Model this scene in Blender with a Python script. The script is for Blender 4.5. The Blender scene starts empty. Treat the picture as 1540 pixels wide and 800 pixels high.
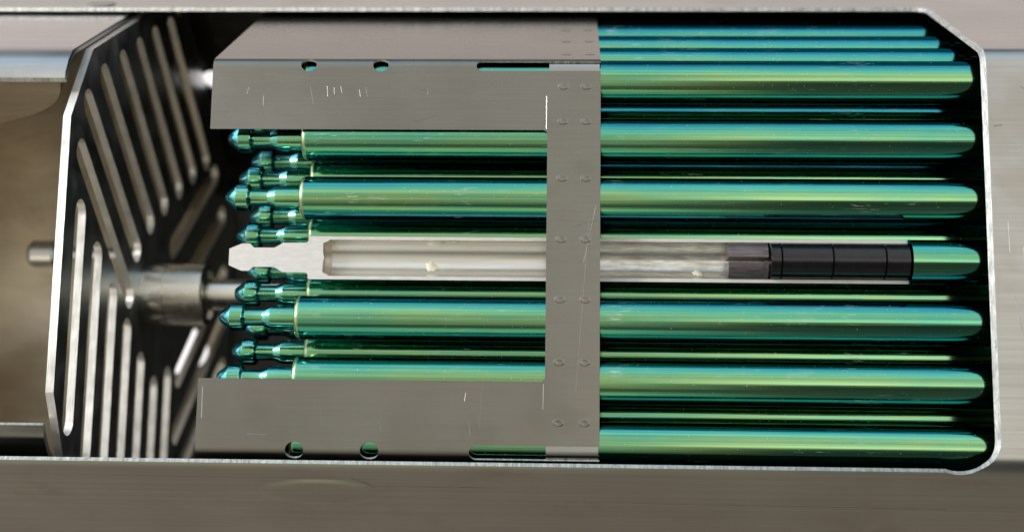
import bpy, bmesh, math, random
from mathutils import Vector, Matrix
random.seed(7)
SC = bpy.context.scene
COL = SC.collection
PI = math.pi

# ------------------------------------------------------------------ camera
# model axes used below: X along the assembly, Y up, Z towards the viewer.  W() turns them into Blender's axes.
def W(x, y, z): return Vector((x, -z, y))
M3 = Matrix(((1, 0, 0), (0, 0, -1), (0, 1, 0)))
RM = Matrix(((0.99918839, 0.01349408, -0.03795346), (-0.00774254, 0.98898814, 0.14779215), (0.03952984, -0.14737834, 0.98828995)))
CAM = Vector((1.44817, -3.00272, 19.44268))
cam_data = bpy.data.cameras.new('camera')
cam = bpy.data.objects.new('camera', cam_data)
COL.objects.link(cam)
rot = M3 @ RM.transposed()
mw = rot.to_4x4(); mw.translation = M3 @ CAM
cam.matrix_world = mw
cam_data.sensor_width = 36.0
cam_data.lens = 2000.0 / 1540.0 * 36.0
cam_data.clip_start = 0.1
cam_data.clip_end = 300
cam_data.dof.use_dof = True
cam_data.dof.focus_distance = 19.2
cam_data.dof.aperture_fstop = 0.155
SC.camera = cam

# ------------------------------------------------------------------ light: a room with a bright side above, a dim floor and an added key lamp
world = bpy.data.worlds.new('World'); SC.world = world
world.use_nodes = True
wt = world.node_tree; wn = wt.nodes; wl = wt.links
wn.clear()
def wmath(op, a, b=None):
    n = wn.new('ShaderNodeMath'); n.operation = op
    for k, v in enumerate((a, b)):
        if v is None: continue
        if isinstance(v, (int, float)): n.inputs[k].default_value = v
        else: wl.new(v, n.inputs[k])
    return n.outputs[0]
tc = wn.new('ShaderNodeTexCoord'); sx = wn.new('ShaderNodeSeparateXYZ')
wl.new(tc.outputs['Generated'], sx.inputs[0])
ang = wmath('ARCTAN2', sx.outputs['Z'], wmath('MULTIPLY', sx.outputs['Y'], -1.0))      # 0 towards the viewer, 90 deg overhead
fac = wmath('ADD', wmath('MULTIPLY', ang, 1 / (2 * PI)), 0.5)
def ramp(tree, stops, interp='LINEAR'):
    r = tree.nodes.new('ShaderNodeValToRGB'); cr = r.color_ramp; cr.interpolation = interp
    while len(cr.elements) > 1: cr.elements.remove(cr.elements[-1])
    cr.elements[0].position = stops[0][0]; cr.elements[0].color = (*stops[0][1], 1)
    for p, c in stops[1:]:
        e = cr.elements.new(p); e.color = (*c, 1)
    return r
def deg(d): return d / 360.0 + 0.5
BACK = [(deg(90), (.16, .19, .23)), (deg(106), (.12, .13, .15)), (deg(116), (.80, .70, .67)), (deg(140), (.82, .73, .69)), (deg(155), (.7, .66, .64)), (deg(166), (1.2, 1.15, 1.15))]  # last stop made bright so the added back holes show white
ENV_FAR = [(deg(-179), (1.1, 1.05, 1.05)), (deg(-160), (.30, .25, .20)), (deg(-120), (.30, .26, .21)), (deg(-80), (.45, .40, .32)), (deg(-45), (.7, .64, .56)), (deg(-10), (1.0, 1.0, 1.0)),
           (deg(20), (1.7, 1.8, 1.95)), (deg(62), (1.9, 2.1, 2.3)), (deg(92), (2.3, 2.5, 2.7)), (deg(112), (1.5, 1.5, 1.55))] + BACK[3:]
ENV_LEFT = [(deg(-179), (1.1, 1.05, 1.05)), (deg(-160), (.30, .25, .20)), (deg(-120), (.24, .205, .165)), (deg(-90), (.28, .25, .2)), (deg(-82), (.40, .40, .27)), (deg(-74), (.68, .68, .45)), (deg(-60), (.68, .66, .45)), (deg(-52), (.13, .12, .10)), (deg(-40), (.15, .13, .11)),
            (deg(-30), (.36, .34, .27)), (deg(-10), (.58, .57, .48)), (deg(8), (.62, .61, .56)), (deg(30), (.80, .82, .80)),
            (deg(60), (.84, .98, 1.08)), (deg(79), (.52, .80, 1.08))] + BACK
ENV_RIGHT = [(deg(-179), (1.1, 1.05, 1.05)), (deg(-160), (.30, .25, .20)), (deg(-120), (.22, .19, .15)), (deg(-85), (.22, .20, .16)), (deg(-62), (.10, .10, .09)), (deg(-28), (.035, .048, .05)),
             (deg(-12), (.07, .085, .085)), (deg(-6), (.8, .78, .66)), (deg(-1), (1.6, 1.55, 1.38)), (deg(6), (1.15, 1.13, 1.06)), (deg(18), (.84, .84, .80)), (deg(32), (.92, .94, .92)),
             (deg(60), (.86, 1.02, 1.12)), (deg(79), (.52, .80, 1.08))] + BACK
rl = ramp(wt, ENV_LEFT); rr = ramp(wt, ENV_RIGHT)
wl.new(fac, rl.inputs[0]); wl.new(fac, rr.inputs[0])
mr = wn.new('ShaderNodeMapRange'); mr.inputs['From Min'].default_value = -0.06; mr.inputs['From Max'].default_value = 0.18
mr.interpolation_type = 'SMOOTHSTEP'
wl.new(sx.outputs['X'], mr.inputs['Value'])
mx = wn.new('ShaderNodeMix'); mx.data_type = 'RGBA'
wl.new(mr.outputs[0], mx.inputs['Factor']); wl.new(rl.outputs[0], mx.inputs['A']); wl.new(rr.outputs[0], mx.inputs['B'])
bg = wn.new('ShaderNodeBackground'); bg.inputs['Strength'].default_value = 1.0
rf = ramp(wt, ENV_FAR); wl.new(fac, rf.inputs[0])
mf = wn.new('ShaderNodeMapRange'); mf.interpolation_type = 'SMOOTHSTEP'
mf.inputs['From Min'].default_value = -0.26; mf.inputs['From Max'].default_value = -0.85
wl.new(sx.outputs['X'], mf.inputs['Value'])
mx2 = wn.new('ShaderNodeMix'); mx2.data_type = 'RGBA'
wl.new(mf.outputs[0], mx2.inputs['Factor']); wl.new(mx.outputs['Result'], mx2.inputs['A']); wl.new(rf.outputs[0], mx2.inputs['B'])
wl.new(mx2.outputs['Result'], bg.inputs['Color'])
wo = wn.new('ShaderNodeOutputWorld'); wl.new(bg.outputs[0], wo.inputs['Surface'])

def area(name, pos, target, sx_, sy_, power, color):
    d = bpy.data.lights.new(name, 'AREA'); d.shape = 'RECTANGLE'; d.size = sx_; d.size_y = sy_; d.energy = power; d.color = color
    o = bpy.data.objects.new(name, d); COL.objects.link(o)
    p = W(*pos); o.location = p
    o.rotation_euler = (W(*target) - p).to_track_quat('-Z', 'Y').to_euler()
    return o
area('left_key_light', (-23, 10, 15), (0, 0, 0), 4, 4, 5600, (1.0, .97, .93))  # added key lamp at far left, whitens cut faces and slot walls

SC.view_settings.view_transform = 'Standard'
SC.view_settings.look = 'None'
SC.view_settings.exposure = 0.0
SC.view_settings.gamma = 1.0
SC.view_settings.use_curve_mapping = False

# ------------------------------------------------------------------ materials
def newmat(name):
    m = bpy.data.materials.new(name); m.use_nodes = True
    nt = m.node_tree; b = nt.nodes['Principled BSDF']
    return m, nt, b
def coords(nt, scale=(1, 1, 1), rz=(0, 0, 0)):
    t = nt.nodes.new('ShaderNodeTexCoord'); mp = nt.nodes.new('ShaderNodeMapping')
    mp.inputs['Scale'].default_value = scale; mp.inputs['Rotation'].default_value = rz
    nt.links.new(t.outputs['Object'], mp.inputs['Vector'])
    return mp.outputs[0]
def noise(nt, scale, detail=3, vec=None, rough=.55):
    n = nt.nodes.new('ShaderNodeTexNoise'); n.inputs['Scale'].default_value = scale; n.inputs['Detail'].default_value = detail
    n.inputs['Roughness'].default_value = rough
    if vec is not None: nt.links.new(vec, n.inputs['Vector'])
    return n.outputs['Fac']
def maprange(nt, v, a, b, c, d, smooth=False):
    n = nt.nodes.new('ShaderNodeMapRange'); nt.links.new(v, n.inputs['Value'])
    n.inputs['From Min'].default_value = a; n.inputs['From Max'].default_value = b; n.inputs['To Min'].default_value = c; n.inputs['To Max'].default_value = d
    if smooth: n.interpolation_type = 'SMOOTHSTEP'
    return n.outputs[0]
def nmath(nt, op, a, b):
    n = nt.nodes.new('ShaderNodeMath'); n.operation = op
    for k, v in enumerate((a, b)):
        if isinstance(v, (int, float)): n.inputs[k].default_value = v
        else: nt.links.new(v, n.inputs[k])
    return n.outputs[0]
def mixc(nt, f, a, b):
    n = nt.nodes.new('ShaderNodeMix'); n.data_type = 'RGBA'
    if isinstance(f, (int, float)): n.inputs['Factor'].default_value = f
    else: nt.links.new(f, n.inputs['Factor'])
    for key, v in (('A', a), ('B', b)):
        if isinstance(v, tuple): n.inputs[key].default_value = (*v, 1)
        else: nt.links.new(v, n.inputs[key])
    return n.outputs['Result']
def bump(nt, b, h, strength, dist):
    n = nt.nodes.new('ShaderNodeBump'); n.inputs['Strength'].default_value = strength; n.inputs['Distance'].default_value = dist
    nt.links.new(h, n.inputs['Height']); nt.links.new(n.outputs[0], b.inputs['Normal'])

def steel(name, base, base2, rough, streak=(.6, 14, 14), streak_amt=.5, mottle=1.1, scratch=.0, bmp=.0, metallic=1.0, stain=None, rvar=.22):
    m, nt, b = newmat(name)
    b.inputs['Metallic'].default_value = metallic
    st = noise(nt, 1.0, 6, coords(nt, streak), .65)
    mo = noise(nt, mottle, 5, coords(nt))
    f = nmath(nt, 'ADD', nmath(nt, 'MULTIPLY', st, streak_amt), nmath(nt, 'MULTIPLY', mo, 1 - streak_amt))
    f = maprange(nt, f, .34, .66, 0, 1)
    c = mixc(nt, f, base, base2)
    if stain:
        s = maprange(nt, noise(nt, .8, 3, coords(nt, (1, 1, 1), (.3, .7, .2))), .56, .72, 0, .5, True)
        c = mixc(nt, s, c, stain)
    if scratch > 0:
        tot = None
        for k, (ry, sc) in enumerate(((.4, (1.2, 60, 60)), (-.7, (1.0, 75, 75)), (1.45, (1.6, 55, 55)))):
            sn = maprange(nt, noise(nt, 1.0, 2, coords(nt, sc, (0, ry, 0))), .71, .76, 0, scratch)
            tot = sn if tot is None else nmath(nt, 'MAXIMUM', tot, sn)
        c = mixc(nt, tot, c, (.85, .83, .79))
    nt.links.new(c, b.inputs['Base Color'])
    rg = maprange(nt, mo, .3, .7, rough * (1 - rvar), rough * (1 + rvar))
    nt.links.new(rg, b.inputs['Roughness'])
    if bmp > 0: bump(nt, b, st, bmp, .02)
    return m

M_duct = steel('brushed_duct_steel', (.42, .405, .38), (.54, .525, .50), .32, (.16, 24, 24), .7, .5, 0, .06, stain=(.40, .35, .30))
M_edge = steel('sawn_steel_edge', (.24, .25, .23), (.66, .66, .63), .34, (26, 4, 4), .75, 16, 0, 1.0, metallic=.45)
M_scratch = steel('bright_scratch', (.31, .296, .265), (.46, .445, .41), .35, (9, 9, 9), .5, 4, 0, 0)
M_inside = steel('shade_dark_inside', (.07, .066, .06), (.11, .10, .09), .38, (.5, 6, 6), .6, 1, 0, .04)  # inside faces coloured dark in place of the cavity's shade
M_sheet = steel('scuffed_sheet_steel', (.250, .236, .208), (.284, .270, .240), .27, (.5, 34, 34), .6, .8, .05, .006, stain=(.222, .207, .178), rvar=.10)
M_nozzle = steel('nozzle_steel', (.40, .395, .385), (.48, .475, .465), .22, (.4, 7, 7), .6, 1.0, 0, .04)
M_bore = steel('bronze_tinted_bore', (.55, .47, .36), (.80, .72, .60), .50, (.5, 2, 2), .6, .7, 0, .05, stain=(.42, .34, .25))
M_plate = steel('dark_plate_steel', (.50, .51, .50), (.62, .63, .62), .36, (3, 3, 3), .5, 2, 0, .04)
M_tube = steel('polished_tube_steel', (.84, .80, .71), (.90, .86, .78), .27, (1, 6, 6), .5, 2, 0, .02)

def anodised(name, turned=False):
    m, nt, b = newmat(name)
    b.inputs['Metallic'].default_value = 1.0
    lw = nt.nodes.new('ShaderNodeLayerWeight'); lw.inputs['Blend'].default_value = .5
    oi = nt.nodes.new('ShaderNodeObjectInfo')
    wob = maprange(nt, noise(nt, 1.0, 4, coords(nt, (.5, 2.5, 2.5))), .3, .7, -.06, .06)
    fine = maprange(nt, noise(nt, 1.0, 5, coords(nt, (.12, 16, 16)), .7), .3, .7, -.07, .07)      # drawn grain along the rod
    own = maprange(nt, oi.outputs['Random'], 0, 1, -.03, .04)
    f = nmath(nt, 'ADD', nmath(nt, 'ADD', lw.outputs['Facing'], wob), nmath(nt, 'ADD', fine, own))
    film = [(0.0, (.36, .63, .29)), (.05, (.26, .61, .33)), (.13, (.16, .56, .37)), (.25, (.085, .47, .41)), (.36, (.055, .35, .41)), (.50, (.04, .22, .31)), (.72, (.012, .08, .11)), (1.0, (.006, .04, .045))]  # thin-film colours; the dark grazing end stands in for dark reflections
    if turned: film = [(0.0, (.34, .66, .30)), (.07, (.27, .66, .36)), (.18, (.20, .62, .46)), (.32, (.17, .56, .56)), (.50, (.14, .46, .60)), (.72, (.05, .20, .28)), (1.0, (.02, .08, .10))]  # turned tips: brighter film, the light they catch put into the colour
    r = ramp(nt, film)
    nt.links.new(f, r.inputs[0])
    grain = maprange(nt, noise(nt, 1.0, 3, coords(nt, (.10, 34, 34)), .6), .35, .65, .72, 1.08)
    c = r.outputs[0]
    vm = nt.nodes.new('ShaderNodeVectorMath'); vm.operation = 'SCALE'
    nt.links.new(c, vm.inputs[0]); nt.links.new(grain, vm.inputs['Scale']); c = vm.outputs[0]
    dust = maprange(nt, noise(nt, 38, 1, coords(nt)), .755, .785, 0, .85)
    haze = maprange(nt, noise(nt, 1.5, 6, coords(nt, (1, 3, 3)), .75), .58, .80, 0, .30)
    scr = maprange(nt, noise(nt, 1, 2, coords(nt, (2.0, 80, 80))), .72, .77, 0, .55)
    rub = nmath(nt, 'MULTIPLY', maprange(nt, noise(nt, 1, 3, coords(nt, (3.5, 45, 45))), .60, .68, 0, .6), maprange(nt, noise(nt, .9, 2, coords(nt, (1, 2, 2))), .60, .66, 0, 1))
    extra = nmath(nt, 'MAXIMUM', nmath(nt, 'MAXIMUM', dust, rub), nmath(nt, 'MAXIMUM', haze, scr))
    c = mixc(nt, extra, c, (.70, .78, .70))
    b.inputs['Specular Tint'].default_value = (.12, .42, .42, 1)
    nt.links.new(c, b.inputs['Base Color'])
    nt.links.new(nmath(nt, 'ADD', .115, nmath(nt, 'MULTIPLY', extra, .5)), b.inputs['Roughness'])
    bump(nt, b, noise(nt, 1, 4, coords(nt, (40, 2, 2) if turned else (.25, 26, 26))), .16, .010)
    return m
M_green = anodised('green_anodised_metal')
M_turned_lit = anodised('green_turned_lit_metal', True)

def plain(name, c1, c2, rough, metallic=0.0, scale=(3, 3, 3), bmp=.15, spec=.5):
    m, nt, b = newmat(name)
    n = noise(nt, 1.0, 6, coords(nt, scale), .65)
    nt.links.new(mixc(nt, maprange(nt, n, .35, .65, 0, 1), c1, c2), b.inputs['Base Color'])
    b.inputs['Roughness'].default_value = rough; b.inputs['Metallic'].default_value = metallic
    b.inputs['Specular IOR Level'].default_value = spec
    if bmp: bump(nt, b, n, bmp, .01)
    return m
M_cut = plain('milled_pale_metal', (.60, .575, .545), (.70, .675, .645), .5, .15, (6, 20, 20))
M_inner = plain('pale_bore_metal', (.72, .69, .62), (.86, .84, .79), .24, .85, (.4, 7, 7), .05)
M_worn = plain('worn_bore_metal', (.50, .48, .42), (.84, .82, .77), .26, .85, (3.0, 16, 16), .05)
M_black = plain('black_pellet', (.005, .004, .005), (.012, .010, .012), .20, 0, (8, 8, 8), .12, .55)
M_purple = plain('purple_grey_metal', (.12, .098, .105), (.24, .20, .205), .35, .6, (3, 30, 30))
M_glint = plain('pale_gold_glint', (.30, .50, .24), (.62, .66, .36), .30, 1.0, (14, 14, 14), .5)  # pale ring colour, stands in for the shoulder's bright reflection
M_glue = plain('yellow_glue', (.60, .56, .40), (.74, .71, .58), .35, 0, (9, 9, 9), .1)

# ------------------------------------------------------------------ helpers
def finish(bm, name, mats, parent=None, angle=32, loc=None, world=True):
    """bm holds model coordinates (X along, Y up, Z to viewer); loc is the object's base in model coordinates"""
    lx, ly, lz = loc or (0, 0, 0)
    for v in bm.verts:
        x, y, z = v.co; v.co = W(x - lx, y - ly, z - lz)
    bmesh.ops.recalc_face_normals(bm, faces=bm.faces)
    me = bpy.data.meshes.new(name); bm.to_mesh(me); bm.free()
    for m in mats: me.materials.append(m)
    for p in me.polygons: p.use_smooth = True
    me.set_sharp_from_angle(angle=math.radians(angle))
    o = bpy.data.objects.new(name, me); COL.objects.link(o)
    if parent: o.parent = parent
    else: o.location = W(lx, ly, lz)
    return o
def tag(o, label, cat, group=None):
    o['label'] = label; o['category'] = cat
    if group: o['group'] = group
    return o
def empty(name, loc):
    o = bpy.data.objects.new(name, None); COL.objects.link(o); o.location = W(*loc); o.empty_display_size = .2
    return o
def lathe(bm, prof, ax=(0, 0), seg=40, mat=0, closed=False):
    """prof: (x, r) list turned about the line Y=ax[0], Z=ax[1]"""
    rings = []
    for x, r in prof:
        if r < 1e-5: rings.append([bm.verts.new((x, ax[0], ax[1]))]); continue
        rings.append([bm.verts.new((x, ax[0] + r * math.sin(2 * PI * k / seg), ax[1] + r * math.cos(2 * PI * k / seg))) for k in range(seg)])
    pairs = list(zip(rings, rings[1:]))
    if closed: pairs.append((rings[-1], rings[0]))
    for a, b in pairs:
        for k in range(seg):
            k2 = (k + 1) % seg
            if len(a) == 1 and len(b) == 1: continue
            if len(a) == 1: f = bm.faces.new((a[0], b[k], b[k2]))
            elif len(b) == 1: f = bm.faces.new((a[k], a[k2], b[0]))
            else: f = bm.faces.new((a[k], a[k2], b[k2], b[k]))
            f.material_index = mat
def half_lathe(bm, loop, seg=24, mats=None, cap_mat=1, ax=(0, 0)):
    """closed (x, r) loop turned through the far half (Z<=0); flat caps at Z=0"""
    n = len(loop); rows = []
    for x, r in loop:
        if r < 1e-5:
            v = bm.verts.new((x, ax[0], ax[1])); rows.append([v] * (seg + 1))
        else:
            rows.append([bm.verts.new((x, ax[0] + r * math.cos(PI * k / seg), ax[1] - r * math.sin(PI * k / seg))) for k in range(seg + 1)])
    for i in range(n):
        a, b = rows[i], rows[(i + 1) % n]
        for k in range(seg):
            vs = []
            for v in (a[k], a[k + 1], b[k + 1], b[k]):
                if v not in vs: vs.append(v)
            if len(vs) > 2:
                f = bm.faces.new(vs); f.material_index = mats[i] if mats else 0
    for k in (0, seg):
        f = bm.faces.new([r[k] for r in rows]); f.material_index = cap_mat
def boolean(bm, cutters):
    """bm minus each cutter bmesh (exact solver), returned as a new bmesh"""
    me = bpy.data.meshes.new('temporary'); bm.to_mesh(me); bm.free()
    o = bpy.data.objects.new('temporary', me); COL.objects.link(o)
    kill = [o]; meshes = [me]
    for c in cutters:
        bmesh.ops.recalc_face_normals(c, faces=c.faces)
        mc = bpy.data.meshes.new('temporary'); c.to_mesh(mc); c.free()
        oc = bpy.data.objects.new('temporary', mc); COL.objects.link(oc)
        md = o.modifiers.new('cut', 'BOOLEAN'); md.operation = 'DIFFERENCE'; md.solver = 'EXACT'; md.object = oc
        kill.append(oc); meshes.append(mc)
    dg = bpy.context.evaluated_depsgraph_get(); dg.update()
    res = bpy.data.meshes.new_from_object(o.evaluated_get(dg))
    out = bmesh.new(); out.from_mesh(res)
    for k in kill: bpy.data.objects.remove(k)
    for k in meshes: bpy.data.meshes.remove(k)
    bpy.data.meshes.remove(res)
    return out
def prism(poly, a, b, place, poly2=None):
    """closed solid between poly at depth a and poly2 (or poly) at depth b; place(u, v, depth) gives the point"""
    c = bmesh.new(); poly2 = poly2 or poly
    lo = [c.verts.new(place(u, v, a)) for u, v in poly]; hi = [c.verts.new(place(u, v, b)) for u, v in poly2]
    n = len(poly)
    c.faces.new(lo); c.faces.new(hi[::-1])
    for i in range(n): c.faces.new((lo[i], lo[(i + 1) % n], hi[(i + 1) % n], hi[i]))
    bmesh.ops.recalc_face_normals(c, faces=c.faces)
    return c
def capsule(p, q, w, n=10):
    """outline of a slot with round ends from p to q"""
    a = math.atan2(q[1] - p[1], q[0] - p[0]); r = w / 2; out = []
    for k in range(n + 1):
        t = a + PI / 2 + PI * k / n; out.append((p[0] + r * math.cos(t), p[1] + r * math.sin(t)))
    for k in range(n + 1):
        t = a - PI / 2 + PI * k / n; out.append((q[0] + r * math.cos(t), q[1] + r * math.sin(t)))
    return out
def disc(cx, cy, rx, ry=None, n=24): return [(cx + rx * math.cos(2 * PI * k / n), cy + (ry or rx) * math.sin(2 * PI * k / n)) for k in range(n)]

ZC = -4.677                       # axis of the hexagonal bundle
class HexFold:
    """a hexagonal tube unrolled: s runs up along the outside, 0 at the middle of the front face"""
    def __init__(self, inr, rad):
        self.inr, self.rad = inr, rad
        self.a = inr * math.tan(PI / 6); self.cut = rad * math.tan(PI / 6)
        self.flat = 2 * (self.a - self.cut); self.arc = rad * PI / 3
        self.unit = self.flat + self.arc; self.per = 6 * self.unit
    def at(self, s, h):
        u = s + self.flat / 2
        j = math.floor(u / self.unit); t = u - j * self.unit
        if t <= self.flat: yy, zz, ny, nz = t - self.flat / 2, self.inr, 0.0, 1.0
        else:
            ph = (t - self.flat) / self.rad
            yy = self.flat / 2 + self.rad * math.sin(ph); zz = self.inr - self.rad + self.rad * math.cos(ph); ny, nz = math.sin(ph), math.cos(ph)
        yy += ny * h; zz += nz * h
        c, s_ = math.cos(j * PI / 3), math.sin(j * PI / 3)
        return (yy * c + zz * s_, zz * c - yy * s_ + ZC)
    def s_lines(self, lo, hi, n_arc=6, n_flat=2):
        L = set()
        for j in range(-4, 5):
            s0 = -self.flat / 2 + j * self.unit
            for k in range(n_flat): L.add(round(s0 + self.flat * k / n_flat, 5))
            for k in range(n_arc + 1): L.add(round(s0 + self.flat + self.arc * k / n_arc, 5))
        return sorted({lo, hi} | {v for v in L if lo < v < hi})
    def build(self, x0, x1, thick, cutters, n_x=1, n_arc=6):
        """solid sheet (outer face at h=0) with cut-outs, folded up; cut faces get material 1"""
        lo, hi = -self.per / 2, self.per / 2
        S = self.s_lines(lo, hi, n_arc); X = [x0 + (x1 - x0) * k / n_x for k in range(n_x + 1)]
        bm = bmesh.new()
        g = [[[bm.verts.new((x, s, h)) for s in S] for x in X] for h in (-thick, 0.0)]
        nx, ns = len(X), len(S)
        for i in range(nx - 1):
            for j in range(ns - 1):
                for q in (0, 1): bm.faces.new((g[q][i][j], g[q][i + 1][j], g[q][i + 1][j + 1], g[q][i][j + 1]))
        for i in range(nx - 1):
            for j in (0, ns - 1): bm.faces.new((g[0][i][j], g[0][i + 1][j], g[1][i + 1][j], g[1][i][j]))
        for j in range(ns - 1):
            for i in (0, nx - 1): bm.faces.new((g[0][i][j], g[0][i][j + 1], g[1][i][j + 1], g[1][i][j]))
        bmesh.ops.recalc_face_normals(bm, faces=bm.faces)
        if cutters: bm = boolean(bm, cutters)
        bmesh.ops.triangulate(bm, faces=[f for f in bm.faces if len(f.verts) > 4])
        bm.normal_update()
        seam = [f for f in bm.faces if all(abs(abs(v.co.y) - self.per / 2) < 1e-4 for v in f.verts)]
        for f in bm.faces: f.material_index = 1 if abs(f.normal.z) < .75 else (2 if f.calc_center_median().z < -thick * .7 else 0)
        bmesh.ops.delete(bm, geom=seam, context='FACES_ONLY')
        for v in bm.verts:
            x, s, h = v.co; y, z = self.at(s, h); v.co = (x, y, z)
        bmesh.ops.remove_doubles(bm, verts=bm.verts, dist=1e-4)
        return bm
    def s_of_facet(self, j, t):
        """s at distance t from the middle of facet j"""
        return j * self.unit + t
def flatplace(u, v, h): return (u, v, h)
def streak(bm, fold, p, q, w, mat, h=.004):
    """a raised scratch burr on the folded sheet from (x, s) p to q"""
    d = Vector((q[0] - p[0], q[1] - p[1])); n = Vector((-d.y, d.x)).normalized() * (w / 2)
    pts = [(p[0] + n.x, p[1] + n.y), (q[0] + n.x, q[1] + n.y), (q[0] - n.x, q[1] - n.y), (p[0] - n.x, p[1] - n.y)]
    lo = []; hi = []
    for x, s in pts:
        y, z = fold.at(s, .0005); lo.append(bm.verts.new((x, y, z)))
    mid = [((pts[0][0] + pts[3][0]) / 2, (pts[0][1] + pts[3][1]) / 2), ((pts[1][0] + pts[2][0]) / 2, (pts[1][1] + pts[2][1]) / 2)]
    for x, s in mid:
        y, z = fold.at(s, h); hi.append(bm.verts.new((x, y, z)))
    for f in ((lo[0], lo[1], hi[1], hi[0]), (hi[0], hi[1], lo[2], lo[3])):
        bm.faces.new(f).material_index = mat

def dimple(fold, x, s, rx=.082, ry=.056, prof=((1.0, .0005), (.84, .0055), (.66, .0055), (.4, .002), (0, .0015)), n=20):
    prev = None
    for q, h in prof:
        if q == 0:
            y, z = fold.at(s, h); c = bm.verts.new((x, y, z))
            for k in range(n): bm.faces.new((prev[k], prev[(k + 1) % n], c))
            break
        cur = []
        for k in range(n):
            a = 2 * PI * k / n; y, z = fold.at(s + ry * q * math.sin(a), h); cur.append(bm.verts.new((x + rx * q * math.cos(a), y, z)))
        if prev:
            for k in range(n): bm.faces.new((prev[k], prev[(k + 1) % n], cur[(k + 1) % n], cur[k]))
        prev = cur

# ------------------------------------------------------------------ hexagonal duct with its sawn window
dF = HexFold(5.24, .36)
s_up = dF.s_of_facet(1, 0)            # middle of the upper slanted face
# distance from the fold to the cut on the upper face: Y 4.52 of 3.08..6.16 along a 60 degree slope
top_cut = s_up - dF.a + (4.67 - 3.025) / math.sin(PI / 6)
bot_cut = -dF.flat / 2 - dF.arc * .50
def round_window(xr, s0, s1, r_top, r_bot, gx=0.0, gs=0.0, xl=-30.0):
    o = [(xl, s0 - gs), (xr - r_bot, s0 - gs)]
    for k in range(1, 9):
        t = -PI / 2 + PI / 2 * k / 8
        o.append((xr - r_bot + (r_bot + gx) * math.cos(t), s0 + r_bot + (r_bot + gs) * math.sin(t)))
    for k in range(0, 9):
        t = PI / 2 * k / 8
        o.append((xr - r_top + (r_top + gx) * math.cos(t), s1 - r_top + (r_top + gs) * math.sin(t)))
    o.append((xl, s1 + gs))
    return o
T = .06
win = prism(round_window(7.40, bot_cut, top_cut, .14, .42), -T * 2, T * 2, flatplace, round_window(7.40, bot_cut, top_cut, .14, .42, .26, .08))
relief = prism(disc(6.97, bot_cut + .355, .41, n=32), -T * 2, T * 2, flatplace, disc(6.97, bot_cut + .355, .46, n=32))
light_hole = prism(disc(-5.80, dF.s_of_facet(2, (4.78 * math.cos(math.radians(120)) + (-6.86 - ZC) * -math.sin(math.radians(120)))), .25), -.5, .5, flatplace)  # added hole, lets the bright surroundings show as a white spot
light_port = prism(disc(-6.95, dF.s_of_facet(-3, .62), .55), -.5, .5, flatplace)  # added back opening, shows outside brightness behind the plate slots
bm = dF.build(-13, 15, T, [win, relief, light_hole, light_port], n_x=4, n_arc=8)
# burrs and scratches left by handling
s_low = -dF.flat / 2 - dF.arc
for p, q, w in (((7.98, -1.60), (7.80, -.55), .012), ((-1.55, s_low - .42), (.55, s_low - .42), .010), ((-7.0, s_low - .66), (-2.5, s_low - .70), .014),
                ((-1.2, s_low - .80), (7.0, s_low - .86), .014), ((7.75, .5), (7.76, .05), .008), ((7.95, .15), (7.96, -.1), .008), ((8.0, 2.5), (8.2, 2.35), .008),
                ((7.6, 1.9), (7.72, 1.92), .012), ((-2.9, s_low - .22), (-1.6, s_low - .17), .010), ((-1.6, s_low - .17), (-1.25, s_low - .46), .010)):
    streak(bm, dF, p, q, w * .8, 3)
dimple(dF, -2.1, s_low - .62, .95, .40, ((1.0, .0005), (.93, .006), (.84, .022), (.72, .034), (.5, .037), (0, .037)), 48)
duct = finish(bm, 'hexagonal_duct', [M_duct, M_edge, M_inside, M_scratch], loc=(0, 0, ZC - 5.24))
tag(duct, 'large brushed steel hexagonal duct with a sawn window framing everything inside', 'duct')
# shallow pin on the upper face, just above the window
bm = bmesh.new()
lathe(bm, [(-.02, .0), (-.02, .255), (.0, .265), (.02, .24), (.025, 0)], seg=32)
y0, z0 = dF.at(top_cut + .36, .0)
rotm = Matrix.Rotation(PI / 2, 3, 'Z')          # turn X to Y, then lean to the face
for v in bm.verts:
    q = rotm @ v.co; q = Matrix.Rotation(PI / 6, 3, 'X') @ q
    v.co = Vector((-6.68 + q.x, y0 + q.y, z0 + q.z))
pin = finish(bm, 'rivet', [M_sheet], loc=(-6.68, y0, z0))
tag(pin, 'flat round rivet in the duct face at the upper left edge', 'rivet')

# ------------------------------------------------------------------ end nozzle at the left: hexagonal outside, funnel inside
def hexr(th, inr):
    t = (th + PI / 6) % (PI / 3) - PI / 6
    return inr / math.cos(t)
bm = bmesh.new()
NS = 144
def funnel(x):
    d = max(0, -6.08 - x)
    return 5.85 - 1.50 * (1 - math.exp(-d * 1.9)) - .42 * min(d, 3)
xs = [-6.08 - .06 * k for k in range(14)] + [-7.1, -7.4, -7.8, -8.4, -9.2, -10.5, -12.5]
def ring(x, inner):
    out = []
    for k in range(NS):
        th = 2 * PI * k / NS
        ro = min(hexr(th, 5.03), 5.70)
        r = min(funnel(x), hexr(th, 4.95), 5.60) if inner else ro
        out.append(bm.verts.new((x, .12 + r * math.sin(th), ZC + r * math.cos(th))))
    return out
loops = [ring(x, False) for x in (xs[0], -7.5, xs[-1])] + [ring(x, True) for x in reversed(xs)]
for i in range(len(loops)):
    a, b = loops[i], loops[(i + 1) % len(loops)]
    for k in range(NS): bm.faces.new((a[k], a[(k + 1) % NS], b[(k + 1) % NS], b[k]))
bmesh.ops.recalc_face_normals(bm, faces=bm.faces)
box = prism([(-20, -2.50), (-2, -2.50), (-2, 2.60), (-20, 2.60)], -3.0, 3.0, flatplace)
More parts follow.
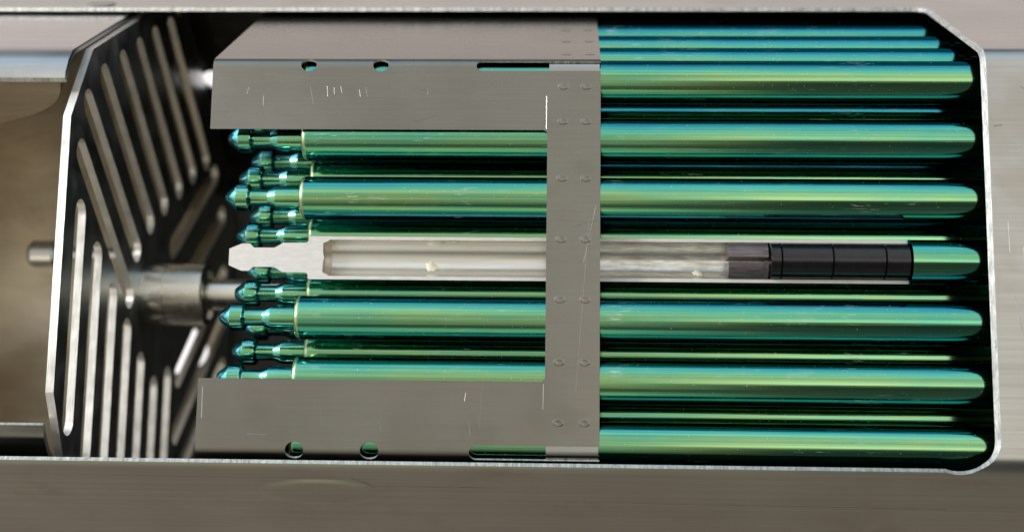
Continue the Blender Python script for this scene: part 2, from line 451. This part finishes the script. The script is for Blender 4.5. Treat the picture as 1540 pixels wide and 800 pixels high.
light_port = prism(disc(-6.95, -.62, .55), -12, -6.5, flatplace)  # the added back opening continued through the nozzle wall
burr = prism([(-20, -2.50), (-2, -2.50), (-2, 2.60), (-20, 2.60)], .30, .42, flatplace, [(-20, -2.61), (-2, -2.61), (-2, 2.71), (-20, 2.71)])
bm = boolean(bm, [box, burr, light_port])
bmesh.ops.triangulate(bm, faces=[f for f in bm.faces if len(f.verts) > 4])
bm.normal_update()
for f in bm.faces:
    c = f.calc_center_median(); rad = math.hypot(c.y, c.z - ZC)
    out = Vector((0, c.y, c.z - ZC)).normalized()
    n = f.normal
    f.material_index = 0 if n.dot(out) > .5 else 1
    if abs(n.y) > .98 and abs(abs(c.y) - 2.55) < .08: f.material_index = 1
    if n.x > .9: f.material_index = 0
    if c.z > .25 and .4 < abs(n.y) < .95 and abs(abs(c.y - .05) - 2.58) < .1: f.material_index = 2
nozzle = finish(bm, 'end_nozzle', [M_nozzle, M_bore, M_edge], loc=(-9, 0, ZC - 5.1))
tag(nozzle, 'steel end nozzle with funnel-shaped bore, cut open at the far left inside the duct', 'nozzle')

bm = bmesh.new()
lathe(bm, [(-12.3, 0), (-12.3, 3.6), (-12.45, 3.6), (-12.45, 0)], ax=(.12, ZC), seg=48)
finish(bm, 'end_wall', [M_bore], parent=nozzle, loc=(-9, 0, ZC - 5.1))
# pin inside the bore
bm = bmesh.new()
lathe(bm, [(-8.55, 0), (-8.62, .20), (-8.55, .26), (-8.16, .26), (-8.10, .22), (-8.08, .13), (-6.075, .13), (-6.075, 0)], ax=(.80, -5.0), seg=28)
o = finish(bm, 'bolt', [M_plate], loc=(-8.5, .8, -5.0))
tag(o, 'round-headed bolt in the bore of the nozzle, left of the slotted plate', 'bolt')

# ------------------------------------------------------------------ slotted grid plate
def rounded_hex(inr, rad, n=7):
    f = HexFold(inr, rad); out = []
    for j in range(6):
        s0 = -f.flat / 2 + j * f.unit
        out.append(f.at(s0 + 1e-6, 0))
        for k in range(n + 1): out.append(f.at(s0 + f.flat + f.arc * k / n - (1e-6 if k == n else 0), 0))
    return out
XP0, XP1 = -6.07, -5.95
outl = rounded_hex(5.03, 1.46, 1)
bm = prism(outl, XP0, XP1, lambda u, v, h: (h, u, v))
vert = [(-.28 - .815 * k, t, b) for k, (t, b) in enumerate(((.70, -2.45), (.18, -2.95), (-.36, -3.45), (-.86, -3.95), (-1.36, -4.4), (-1.72, -4.8), (-1.50, -4.6)))]
slots = [((t, z), (b, z)) for z, t, b in vert]
s2 = [((1.62, -.18), (-.25, -2.75)), ((2.45, -.34), (.58, -3.0)), ((3.05, -.98), (1.18, -3.66)), ((3.54, -1.80), (1.66, -4.42)), ((4.02, -2.6), (2.14, -5.28)), ((4.5, -3.4), (2.62, -6.15)), ((4.98, -4.28), (3.1, -7.1))]
slots += s2
s3 = [((.96, -5.12), (2.95, -7.8)), ((.02, -5.5), (2.2, -8.55)), ((-1.42, -5.85), (1.0, -8.9)), ((-2.5, -5.85), (.0, -9.0)), ((-3.5, -5.9), (-1.0, -9.1)), ((-4.3, -6.2), (-1.9, -9.1)), ((-4.6, -7.1), (-2.7, -8.9))]
slots += s3
cut = [prism(capsule(p, q, .44), XP0 - .3, XP1 + .3, lambda u, v, h: (h, u, v)) for p, q in slots]
bm = boolean(bm, cut)
bmesh.ops.triangulate(bm, faces=[f for f in bm.faces if len(f.verts) > 4])
bm.normal_update()
for f in bm.faces: f.material_index = 0 if abs(f.normal.x) > .7 else 1
M_pledge = steel('machined_plate_edge', (.62, .60, .56), (.80, .78, .74), .38, (20, 3, 3), .5, 4, 0, .25, metallic=.7)
plate = finish(bm, 'slotted_plate', [M_plate, M_pledge], loc=(-6, 0, ZC - 5.03), angle=40)
tag(plate, 'dark hexagonal plate standing on edge with long slots in three directions', 'grid plate')

# tube between plate and rods
TA = (-.10, -3.75)
t = empty('support_tube', (-5.95, TA[0], TA[1]))
bm = bmesh.new()
lathe(bm, [(-5.945, .30), (-5.945, .55), (-5.55, .55), (-5.54, .54), (-5.53, .55), (-4.88, .55), (-4.85, .52), (-4.85, .44), (-4.95, .42), (-4.95, .30)], ax=TA, closed=True, seg=48)
o = finish(bm, 'sleeve', [M_tube], parent=t, loc=(-5.95, TA[0], TA[1]))
bm = bmesh.new()
lathe(bm, [(-5.94, 0), (-5.94, .27), (-2.6, .27), (-2.6, 0)], ax=TA, seg=40)
finish(bm, 'inner_rod', [M_tube], parent=t, loc=(-5.95, TA[0], TA[1]))
tag(t, 'polished steel tube with a thinner rod inside, between the slotted plate and the rod tips', 'tube')

# ------------------------------------------------------------------ sheet sleeve round the rods, with its U-shaped cut-out
sF = HexFold(5.06, .20)
TS = .032
X0, X1 = -3.83, 1.96
fold_up = sF.flat / 2 + sF.arc * .45
fold_dn = -fold_up
cut = []
cutout = [(-9, -1.83), (1.18 - .05, -1.83), (1.18, -1.78), (1.18, 1.80), (1.165, 1.845), (1.12, 1.865), (-9, 1.865)]
cut.append(prism(cutout, -.3, .3, flatplace))
for x in (-2.39, -1.31): cut.append(prism(disc(x, fold_up - .045, .118, .105), -.3, .3, flatplace))
for x in (-2.40, -1.32): cut.append(prism(disc(x, fold_dn + .055, .135, .128), -.3, .3, flatplace))
cut.append(prism(capsule((.20, fold_up - .055), (4, fold_up - .055), .165), -.3, .3, flatplace))
cut.append(prism(capsule((.215, fold_dn + .05), (4, fold_dn + .05), .22), -.3, .3, flatplace))
bm = sF.build(X0, X1, TS, cut, n_x=4, n_arc=8)
for x in (1.39, 1.745):
    for y in (2.53, 2.0, 1.145, .24, -.64, -1.545, -2.41):
        dimple(sF, x + (.008 * y if x < 1.5 else 0), y)
    for d in (.30, 1.22, 2.1): dimple(sF, x + .06, sF.flat / 2 + sF.arc + d)
for p, q, w in (((1.165, 2.38), (1.165, 1.88), .012), ((1.16, -1.86), (1.155, -2.22), .014), ((1.55, .42), (1.93, .53), .010), ((1.90, .75), (1.72, -.1), .007), ((1.80, .55), (1.62, -1.95), .006),
                ((-3.05, 2.38), (-3.05, 2.22), .01), ((-2.35, 2.5), (-2.3, 2.25), .008), ((-2.1, 2.52), (-2.09, 2.36), .012), ((-2.0, 2.5), (-1.99, 2.4), .012), ((-1.9, 2.52), (-1.88, 2.42), .012),
                ((-1.62, 2.47), (-1.6, 2.36), .012), ((-1.52, 2.5), (-1.5, 2.36), .008), ((-.9, 2.5), (-.6, 2.46), .006), ((-.6, 2.5), (-.6, 2.38), .006), ((-3.6, 1.0 + 1.0), (-3.5, 2.15), .008), ((-.8, 1.98), (-.5, 2.06), .006),
                ((-2.9, 2.3), (-2.8, 2.1), .006), ((-3.3, 2.4), (-3.28, 2.5), .010), ((.05, -2.0), (.03, -2.12), .014), ((.1, -2.4), (.12, -2.6), .008), ((.28, -1.9), (.25, -2.5), .006), ((.33, -2.35), (.42, -2.75), .006),
                ((-3.1, -2.62), (-2.8, -2.63), .010), ((-2.05, -2.2), (-2.0, -2.5), .006), ((-1.2, -2.4), (-1.15, -2.55), .008), ((-3.1, 2.15), (-3.0, 2.0), .006), ((-2.7, 2.08), (-2.55, 2.05), .006), ((-3.76, -1.95), (-3.755, -2.4), .016)):
    streak(bm, sF, p, q, w * .6, 3, .0025)
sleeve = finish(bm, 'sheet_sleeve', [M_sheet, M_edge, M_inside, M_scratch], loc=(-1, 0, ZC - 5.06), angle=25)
tag(sleeve, 'thin grey steel sleeve folded round the green rods, with a U-shaped cut-out and dimples', 'sleeve')
# inner band seen through the slots at its right end
iF = HexFold(5.06 - TS - .004, .17)
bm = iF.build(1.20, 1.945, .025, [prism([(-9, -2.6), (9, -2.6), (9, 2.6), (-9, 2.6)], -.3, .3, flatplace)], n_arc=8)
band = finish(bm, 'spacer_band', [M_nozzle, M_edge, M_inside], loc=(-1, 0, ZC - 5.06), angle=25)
band.parent = sleeve; band.location = (0, 0, 0)

# ------------------------------------------------------------------ rods
P, R = .9, .324
TIP, END = -3.64, 8.30
LEN = END - TIP
TIP_PROF = [(0, 0), (0, .07), (.015, .088), (.165, .197), (.18, .203), (.345, .203), (.36, .197), (.385, .135), (.40, .127), (.64, .127), (.655, .131), (.755, .176), (.775, .18), (1.145, .18)]
BODY_PROF = [(1.145, .10), (1.145, .265), (1.155, .290), (1.175, .307), (1.20, .318), (1.235, R)]
BODY_PROF += [(LEN - .20, R)] + [(LEN - .20 + .17 * math.sin(k * PI / 16), R - .11 + .11 * math.cos(k * PI / 16)) for k in range(1, 9)] + [(LEN, .19), (LEN, 0)]
bm = bmesh.new(); lathe(bm, BODY_PROF, seg=64)
body_me = finish(bm, 'cladding', [M_green], angle=28)
bm = bmesh.new(); lathe(bm, TIP_PROF, seg=48)
tip_me = finish(bm, 'end_plug', [M_turned_lit], angle=18)
bm = bmesh.new(); lathe(bm, [(1.143, .262), (1.152, .293), (1.174, .311), (1.20, .3215), (1.212, .321)], seg=64)
ring_me = finish(bm, 'glint_ring', [M_glint], angle=60)
first = [True]
def rod(k, i, label, cat='fuel rod', group='green fuel rods in the bundle'):
    y, z = (3 + k / 2 - i) * P, -math.sqrt(3) / 2 * P * k
    r = empty('fuel_rod', (TIP + random.uniform(-.01, .01), y, z))
    if first[0]: b, p_, w_ = body_me, tip_me, ring_me; first[0] = False
    else:
        b, p_, w_ = body_me.copy(), tip_me.copy(), ring_me.copy(); COL.objects.link(b); COL.objects.link(p_); COL.objects.link(w_)
    b.parent = r; p_.parent = r; w_.parent = r
    r.rotation_euler = (random.uniform(0, 6.28), 0, 0)
    tag(r, label, cat, group)
    return r
ORD = ['topmost', 'second from the top', 'third from the top', 'fourth', 'fifth from the top', 'sixth from the top', 'lowest']
for i in range(7):
    if i == 3: continue
    rod(0, i, 'shiny green rod in the front row, %s of the seven' % ORD[i])
GAP = ['in the first gap, below the topmost front rod', 'in the second gap from the top of the front row', 'in the gap just above the cut-open rod', 'in the gap just below the cut-open rod',
       'in the fifth gap, two gaps below the cut-open rod', 'in the lowest gap, above the lowest front rod']
rod(1, 0, 'blue-green rod directly above the topmost front rod, touching the sloping side')
for i in range(1, 7): rod(1, i, 'shaded green second-row rod %s' % GAP[i - 1])
rod(2, 0, 'blue-green rod second from the top edge of the window, on the sloping side')
T3 = {2: 'highest', 3: 'second highest', 4: 'third highest', 5: 'lowest'}
for i in (2, 3, 4, 5): rod(2, i, 'third-row rod deep in the bundle, only its tip showing, %s of four' % T3[i])
rod(3, 0, 'blue-green rod nearest the top edge of the window, farthest up the sloping side')
rod(4, 0, 'dark green rod hidden in shadow under the top edge of the window')

# the rod cut open along its length
cr = empty('cutaway_rod', (TIP, 0, 0))
tag(cr, 'fuel rod cut open lengthwise, pale bare metal with a hollow inside', 'cutaway rod')
LOC = (TIP, 0, 0)
XA, XB = -2.06, 6.47
bm = bmesh.new()
plug = [(-3.56, 0), (-3.56, .125), (-3.37, .205), (-3.25, .205), (-3.19, .145), (-2.88, .145), (-2.75, .22), (-2.40, .225), (-2.37, .25), (-2.37, .315), (-2.33, R), (XA, R), (XA, .268), (XA - .02, .25), (XA - .09, .22), (XA - .09, .08), (XA - .07, 0)]
half_lathe(bm, plug, mats=[0] * 12 + [2] * 5, cap_mat=1)
finish(bm, 'end_plug', [M_green, M_cut, M_bore], parent=cr, loc=LOC, angle=25)
bm = bmesh.new()
half_lathe(bm, [(XA, R), (XB, R), (XB, .272), (3.86, .272), (1.9, .272), (XA, .272)], seg=32, mats=[0, 1, 2, 3, 2, 1], cap_mat=1)
finish(bm, 'tube_wall', [M_green, M_cut, M_inner, M_worn], parent=cr, loc=LOC, angle=25)
bm = bmesh.new()
prof = [(XB + .002, 0), (XB + .002, R)] + [(x + TIP, r) for x, r in BODY_PROF[6:]]
lathe(bm, prof, seg=64)
finish(bm, 'cladding', [M_green], parent=cr, loc=LOC, angle=28)
# smears of old glue inside the tube
def blob(x, th, rx, rt):
    bm = bmesh.new(); c = None; prev = None
    for q in (1, .8, .45, 0):
        h = .022 * (1 - q * q)
        if q == 0:
            c = bm.verts.new((x, (.268 - h) * math.cos(th), -(.268 - h) * math.sin(th)))
            for k in range(32): bm.faces.new((prev[k], prev[(k + 1) % 32], c))
            break
        cur = []
        for k in range(32):
            a = 2 * PI * k / 32; w = 1 + .10 * math.sin(3 * a + x * 9) + .12 * math.sin(7 * a + x * 23) + .08 * math.sin(2 * a)
            t_ = th + rt * q * w * math.sin(a); cur.append(bm.verts.new((x + rx * q * w * math.cos(a), (.270 - h) * math.cos(t_), -(.270 - h) * math.sin(t_))))
        if prev:
            for k in range(32): bm.faces.new((prev[k], prev[(k + 1) % 32], cur[(k + 1) % 32], cur[k]))
        prev = cur
    o = finish(bm, 'glue_smear', [M_glue], parent=cr, loc=LOC, angle=80)
    o['label'] = 'dried yellow glue smear'
for a in ((-.40, .28, .07, .22), (-.18, .2, .06, .12), (-.55, 1.9, .09, .30), (3.42, 2.2, .07, .22)): blob(*a)

# contents of the cut rod: split spacer, then black pellets
sp = empty('split_spacer', (3.84, 0, 0))
for sgn in (1, -1):
    bm = bmesh.new(); n = 12; ra, rb = [], []
    for x, L in ((3.845, ra), (4.425, rb)):
        for k in range(n + 1):
            t_ = math.radians(9) + (PI - math.radians(18)) * k / n / 1.0
            a = t_ * .5 + (0 if sgn > 0 else PI / 2) + (math.radians(-6) if sgn > 0 else math.radians(6))
        L.clear()
        for k in range(n + 1):
            a = math.radians(-60 + 145 * k / n)            # from behind to nearly facing the viewer
            L.append((.262 * math.sin(PI / 2 - (a - math.radians(0))), .262 * math.sin(a)))
    def sec(x):
        pts = []
        for k in range(n + 1):
            a = math.radians(-70 + 152 * k / n)
            yy = .262 * math.cos(a); zz = .262 * math.sin(a) * (.55 if a > 0 else 1)
            pts.append(bm.verts.new((x, sgn * max(yy, .03), zz)))
        pts.append(bm.verts.new((x, sgn * .03, -.246)))
        return pts
    A, B, C2, D2 = sec(3.845), sec(4.34), sec(4.36), sec(4.425)
    for q in C2 + D2: q.co.z -= .012
    for a, b in ((A, B), (B, C2), (C2, D2)):
        for k in range(len(a)): bm.faces.new((a[k], a[(k + 1) % len(a)], b[(k + 1) % len(a)], b[k]))
    bm.faces.new(A); bm.faces.new(D2[::-1])
    finish(bm, 'half_block', [M_purple], parent=sp, loc=(3.84, 0, 0), angle=35)
tag(sp, 'purple-grey split spacer inside the cut rod, left of the black pellets', 'spacer')
xs_p = [4.445, 4.605, 5.345, 6.105, 6.462]
PL = ['narrow black pellet against the purple-grey split spacer', 'long black pellet, second from the split spacer', 'long black pellet, third from the split spacer', 'short black pellet at the closed right end of the cut']
for a, b, lab in zip(xs_p, xs_p[1:], PL):
    bm = bmesh.new()
    lathe(bm, [(a + .004, 0), (a + .004, .245), (a + .014, .262), (b - .014, .262), (b - .004, .245), (b - .004, 0)], seg=56)
    o = finish(bm, 'pellet', [M_black], loc=(a, 0, 0), angle=28)
    tag(o, lab, 'pellet', 'black pellets in the cut rod')
